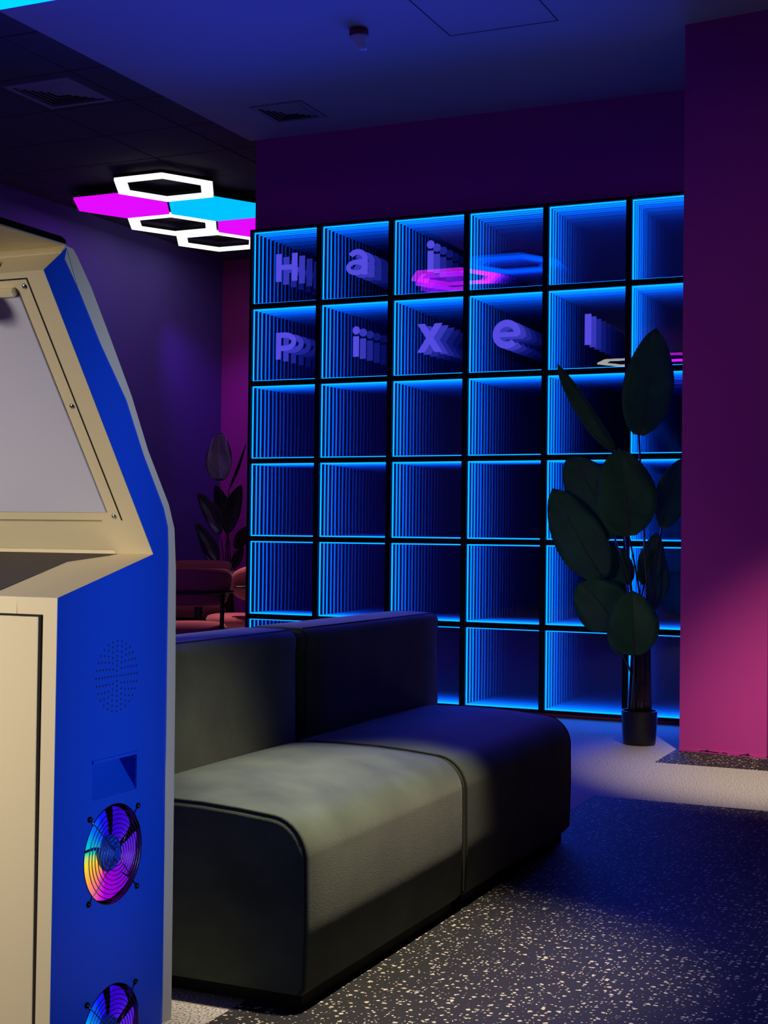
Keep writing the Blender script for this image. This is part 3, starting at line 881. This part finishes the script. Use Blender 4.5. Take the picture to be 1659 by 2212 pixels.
def big_plant(name, label, loc, leaves, pot, mats, base_pt, stalk_top, facing):
    t = thing(name, label, 'plant', (0, 0, 0), 0)
    x, y = loc; r, h = pot
    obj('pot', lathe(bmesh.new(), [(0.001, 0.0025), (r * 0.88, 0.0025), (r * 0.90, 0.012), (r, h - 0.012), (r, h), (r * 0.93, h), (r * 0.92, h - 0.02), (0.001, h - 0.022)], 32, (x, y, 0)), 'black_plastic', t, smooth=False)
    obj('soil', lathe(bmesh.new(), [(0.001, h - 0.05), (r * 0.91, h - 0.05), (r * 0.91, h - 0.018), (0.001, h - 0.01)], 24, (x, y, 0)), 'soil', t)
    rnd = random.Random(len(leaves) * 13)
    for i, (bs, tp, wd, side, fold, bend, dyb, dyt, yaw) in enumerate(leaves):
        b = Vector((bs[0], bs[1] + dyb, bs[2])); tt = Vector((tp[0], tp[1] + dyt, tp[2]))
        nrm = Matrix.Rotation(R(yaw), 3, 'Z') @ facing
        bm, mid, nr = leaf_bm(b, tt, wd, side, fold, bend, nrm)
        lf = obj('leaf', bm, mats[0], t, smooth=True, keep=True)
        md = lf.modifiers.new('thickness', 'SOLIDIFY'); md.thickness = 0.0015
        pts = [m + nr * 0.002 for m in mid]
        n = len(pts)
        obj('midrib', tube(bmesh.new(), pts, [0.0045 * (1 - 0.8 * k / n) for k in range(n)], 6), mats[1], lf, smooth=True)
        # stalk from the pot up to the leaf base, bowing outward
        a = 2 * PI * i * 0.382; foot = Vector((x + 0.5 * r * math.cos(a), y + 0.5 * r * math.sin(a), h - 0.02))
        bundle = Vector((x + 0.042 * math.cos(a) + (stalk_top[0]), y + 0.042 * math.sin(a), stalk_top[1]))
        ps = []
        for k in range(11):
            u = k / 10
            q = foot.lerp(bundle, min(1, u * 2)) if u <= 0.5 else None
            if b.z <= stalk_top[1] + 0.05:
                q = foot.lerp(b, u) + Vector((0, 0, 0.0))
            elif u > 0.5:
                w2 = (u - 0.5) * 2; q = bundle.lerp(b, w2); q += (bundle - foot) * 0.35 * w2 * (1 - w2)
            ps.append(q)
        thick = rnd.uniform(0.014, 0.022)
        obj('stalk', tube(bmesh.new(), ps, [thick * (1 - 0.70 * min(1, k / 7)) for k in range(11)], 8), mats[2], t, smooth=True)
    return t


face1 = (CAMP - Vector((2.75, -0.83, 1.0))); face1.z = 0; face1.normalize()
# (base, tip, width, side bow, fold, back bend, depth shift of base, of tip, yaw)
PL1 = [([2.777, -0.83, 1.581], [2.857, -0.83, 2.13], 0.288, 0.02, 0.25, -0.03, 0.0, 0.02, 18),
       ([2.661, -0.83, 1.507], [2.356, -0.83, 1.959], 0.138, -0.03, 0.95, -0.05, -0.02, -0.05, -38),
       ([2.649, -0.83, 1.057], [2.384, -0.83, 1.479], 0.314, 0.03, 0.2, -0.05, 0.02, 0.05, -12),
       ([2.746, -0.83, 1.063], [2.693, -0.83, 1.511], 0.330, 0.02, 0.15, -0.04, -0.06, -0.08, 6),
       ([2.609, -0.83, 0.841], [2.338, -0.83, 1.306], 0.281, -0.02, 0.2, -0.05, -0.05, -0.06, -10),
       ([2.880, -0.80, 1.107], [2.965, -0.72, 1.471], 0.209, -0.03, 0.45, -0.02, 0.05, 0.08, 30),
       ([2.677, -0.83, 0.599], [2.500, -0.83, 0.819], 0.297, 0.06, 0.2, -0.08, -0.08, -0.12, -14),
       ([2.792, -0.83, 0.462], [2.782, -0.83, 0.788], 0.273, 0.0, 0.15, -0.05, -0.11, -0.13, 4),
       ([2.720, -0.83, 0.458], [2.645, -0.83, 0.598], 0.105, 0.03, 0.3, -0.03, -0.05, -0.06, -15),
       ([2.791, -0.83, 0.810], [2.854, -0.83, 1.083], 0.165, 0.02, 0.4, -0.03, 0.08, 0.08, 25),
       ([2.717, -0.83, 0.815], [2.612, -0.83, 1.013], 0.165, -0.02, 0.35, -0.03, 0.06, 0.08, -20),
       ([2.833, -0.83, 0.681], [2.859, -0.83, 1.012], 0.154, 0.03, 0.4, -0.03, 0.10, 0.11, 30)]
big_plant('potted_plant', 'tall dark-leaved plant in a black pot before the mirror wall beside the pillar', (2.792, -0.825), PL1, (0.092, 0.172), ('leaf', 'stem', 'stem_brown'), None, (0.005, 0.50), face1)
face2 = (CAMP - Vector((-2.05, 3.2, 1.0))); face2.z = 0; face2.normalize()
PL2 = [([-2.059, 3.2, 1.523], [-2.178, 3.2, 1.981], 0.262, -0.03, 0.25, -0.05, -0.12, 0.10, -6),
       ([-2.029, 3.2, 1.45], [-1.854, 3.2, 1.871], 0.060, 0.06, 0.95, -0.05, 0.0, 0.0, 55),
       ([-2.094, 3.2, 1.044], [-2.329, 3.2, 1.42], 0.165, 0.03, 0.3, -0.06, -0.03, -0.05, -20),
       ([-2.062, 3.2, 1.079], [-2.218, 3.2, 1.491], 0.165, 0.02, 0.3, -0.05, 0.05, 0.08, -15),
       ([-2.004, 3.2, 1.054], [-1.855, 3.2, 1.49], 0.185, -0.03, 0.3, -0.05, -0.06, -0.08, 20),
       ([-2.1, 3.2, 0.794], [-2.33, 3.2, 1.141], 0.140, 0.03, 0.3, -0.05, -0.05, -0.08, -20),
       ([-2.201, 3.2, 0.774], [-2.369, 3.2, 1.067], 0.110, 0.0, 0.4, -0.05, 0.03, 0.03, -30),
       ([-1.96, 3.2, 0.911], [-1.846, 3.2, 1.122], 0.150, 0.0, 0.3, -0.05, 0.03, 0.03, 30),
       ([-1.967, 3.2, 0.733], [-1.874, 3.2, 0.939], 0.100, 0.0, 0.4, -0.05, 0.0, 0.0, 25)]
big_plant('potted_plant', 'tall dim plant with one glossy top leaf in the corner behind the pink chairs', (-2.02, 3.2), PL2, (0.10, 0.18), ('leaf_back', 'stem', 'stem'), None, (0.0, 0.55), face2)

# ------------------------------------------------------------------ dining chairs and table in the back room


def shell(rad, th, a0, a1, z0, z1, N=22):
    # curved upholstered back: arc of radius rad round the seat, rounded ends
    bm = bmesh.new(); rings = []
    for i in range(N + 1):
        u = i / N; a = R(a0 + (a1 - a0) * u); e = min(1.0, 4.5 * min(u, 1 - u) + 0.06); e = math.sqrt(1 - (1 - e) ** 2)
        zc, hh = (z0 + z1) / 2 + 0.01 * math.sin(PI * u), (z1 - z0) / 2 * e; tt = th / 2 * e
        ring = []
        for k in range(12):
            b = 2 * PI * k / 12; cx = math.copysign(abs(math.cos(b)) ** 0.6, math.cos(b)); sz = math.copysign(abs(math.sin(b)) ** 0.6, math.sin(b))
            rr = rad + cx * tt + 0.05 * ((zc + sz * hh - z0) / (z1 - z0))
            ring.append((rr * math.cos(a), rr * math.sin(a), zc + sz * hh))
        rings.append(ring)
    return loft(bm, rings)


def make_chair(label):
    t = thing('dining_chair', label, 'chair', (0, 0, 0), 0, 'pink tub chairs round the table')
    # faces +y; the back arc is centred on -y
    prof = [(0.001, 0.325), (0.20, 0.325), (0.235, 0.335), (0.25, 0.365), (0.252, 0.39), (0.24, 0.412), (0.20, 0.424), (0.10, 0.43), (0.001, 0.432)]
    obj('seat', lathe(bmesh.new(), prof, 28), 'chair_fabric', t, smooth=True)
    obj('backrest', shell(0.235, 0.055, 185, 355, 0.535, 0.80), 'chair_fabric', t, smooth=True)
    bm = bmesh.new(); tube(bm, [(0.295 * math.cos(R(a)), 0.295 * math.sin(R(a)), 0.645) for a in range(192, 349, 6)], [0.012 if 2 < k < 24 else 0.009 for k in range(27)], 8)
    obj('back_rail', bm, 'dark_wood', t, smooth=True)
    obj('seat_frame', lathe(bmesh.new(), [(0.001, 0.295), (0.19, 0.295), (0.20, 0.31), (0.19, 0.326), (0.001, 0.326)], 24), 'dark_wood', t)
    for a, top in ((222, 0.65), (318, 0.65), (45, 0.33), (135, 0.33)):
        rt = 0.292 if top > 0.5 else 0.19
        p0 = Vector((0.27 * math.cos(R(a)), 0.27 * math.sin(R(a)), 0.0)); p1 = Vector((rt * math.cos(R(a)), rt * math.sin(R(a)), top))
        obj('leg', tube(bmesh.new(), [p0, p0.lerp(p1, 0.5), p1], [0.010, 0.016, 0.015], 10), 'dark_wood', t, smooth=True)
    return t


CH = [((-0.75, 0.54), 32, 'pink tub chair seen from behind, dark rail across its back, beside the arcade cabinet'),
      ((-1.95, 2.55), 195, 'pink tub chair on the far side of the table, only its back top showing'),
      ((-0.98, 1.60), 100, 'pink tub chair half hidden behind the mirror wall, seat toward the table'),
      ((-1.12, 2.72), 150, 'pink tub chair mostly hidden by the mirror wall, corner of its back above the table')]
first = None
for (p, a, lb) in CH:
    if first is None:
        first = make_chair(lb); first.location = (p[0], p[1], 0); first.rotation_euler = (0, 0, R(a))
    else:
        dup(first, (p[0], p[1], 0), R(a), lb)
t = thing('dining_table', 'round dark table among the pink chairs', 'table', (-1.5, 1.85, 0))
obj('tabletop', lathe(bmesh.new(), [(0.001, 0.715), (0.46, 0.715), (0.475, 0.722), (0.475, 0.738), (0.468, 0.745), (0.001, 0.745)], 40), 'table_top', t)
obj('pedestal', lathe(bmesh.new(), [(0.001, 0.02), (0.05, 0.02), (0.035, 0.06), (0.03, 0.6), (0.07, 0.715), (0.001, 0.715)], 20), 'dark_wood', t, smooth=False)
obj('base', lathe(bmesh.new(), [(0.001, 0.0), (0.24, 0.0), (0.24, 0.012), (0.06, 0.03), (0.001, 0.03)], 32), 'dark_wood', t)

# ------------------------------------------------------------------ things on the ceiling


def vent(x, y, s, z, n, label, lw):
    t = thing('air_vent', label, 'vent', (x, y, z), 0)

    def sq_ring(bm, a, b, z0, z1):
        def q(h, zz): return [(-h, -h, zz), (h, -h, zz), (h, h, zz), (-h, h, zz)]
        v = [[bm.verts.new(p) for p in r] for r in (q(a, z0[0]), q(b, z0[1]), q(b, z1[1]), q(a, z1[0]))]
        for i in range(4):
            for k in range(4): bm.faces.new((v[i][k], v[i][(k + 1) % 4], v[(i + 1) % 4][(k + 1) % 4], v[(i + 1) % 4][k]))
        return bm
    h = s / 2
    obj('backing', box(-h + 0.01, h - 0.01, -h + 0.01, h - 0.01, -0.004, -0.0005), 'vent_dark', t)
    obj('rim', sq_ring(bmesh.new(), h, h - 0.035, (-0.010, -0.012), (0.0, 0.0)), 'vent', t)
    st = (h - 0.035 - 0.03) / n
    for k in range(n):
        a = h - 0.050 - k * st
        obj('louver', sq_ring(bmesh.new(), a, a - st * 0.74, (-0.005, -0.013), (-0.003, -0.011)), 'vent', t)
    a = h - 0.050 - n * st + 0.004
    obj('centre_plate', box(-a, a, -a, a, -0.013, -0.010, 0.001, 1), 'vent', t)
    return t


vent(0.497, -0.425, 0.35, 3.62, 4, 'square air vent on the smooth ceiling close to the mirror wall', 0.02)
vent(-0.775, -1.0, 0.47, 3.72, 5, 'square air vent set into the dark tiled ceiling', 0.02)

t = thing('smoke_detector', 'red smoke detector wrapped in a clear bag on the smooth ceiling', 'smoke detector', (1.492, -1.53, 3.62))
obj('base', lathe(bmesh.new(), [(0.001, 0.0), (0.047, 0.0), (0.049, -0.01), (0.049, -0.032), (0.045, -0.036), (0.001, -0.036)], 28), 'red_plastic', t)
bm = bmesh.new(); rings = []
for (z, r, ox) in ((-0.034, 0.047, 0.0), (-0.045, 0.048, 0.0), (-0.058, 0.042, 0.003), (-0.072, 0.030, 0.010), (-0.088, 0.026, 0.016), (-0.102, 0.023, 0.020), (-0.106, 0.012, 0.022)):
    rings.append([(ox + r * math.cos(2 * PI * k / 20) * (1 + 0.08 * math.sin(k * 2.3 + z * 90)), r * math.sin(2 * PI * k / 20) * 0.9, z + 0.006 * math.sin(k * 1.7) * (z < -0.09)) for k in range(20)])
obj('dust_bag', loft(bm, rings), 'bag', t, smooth=True)
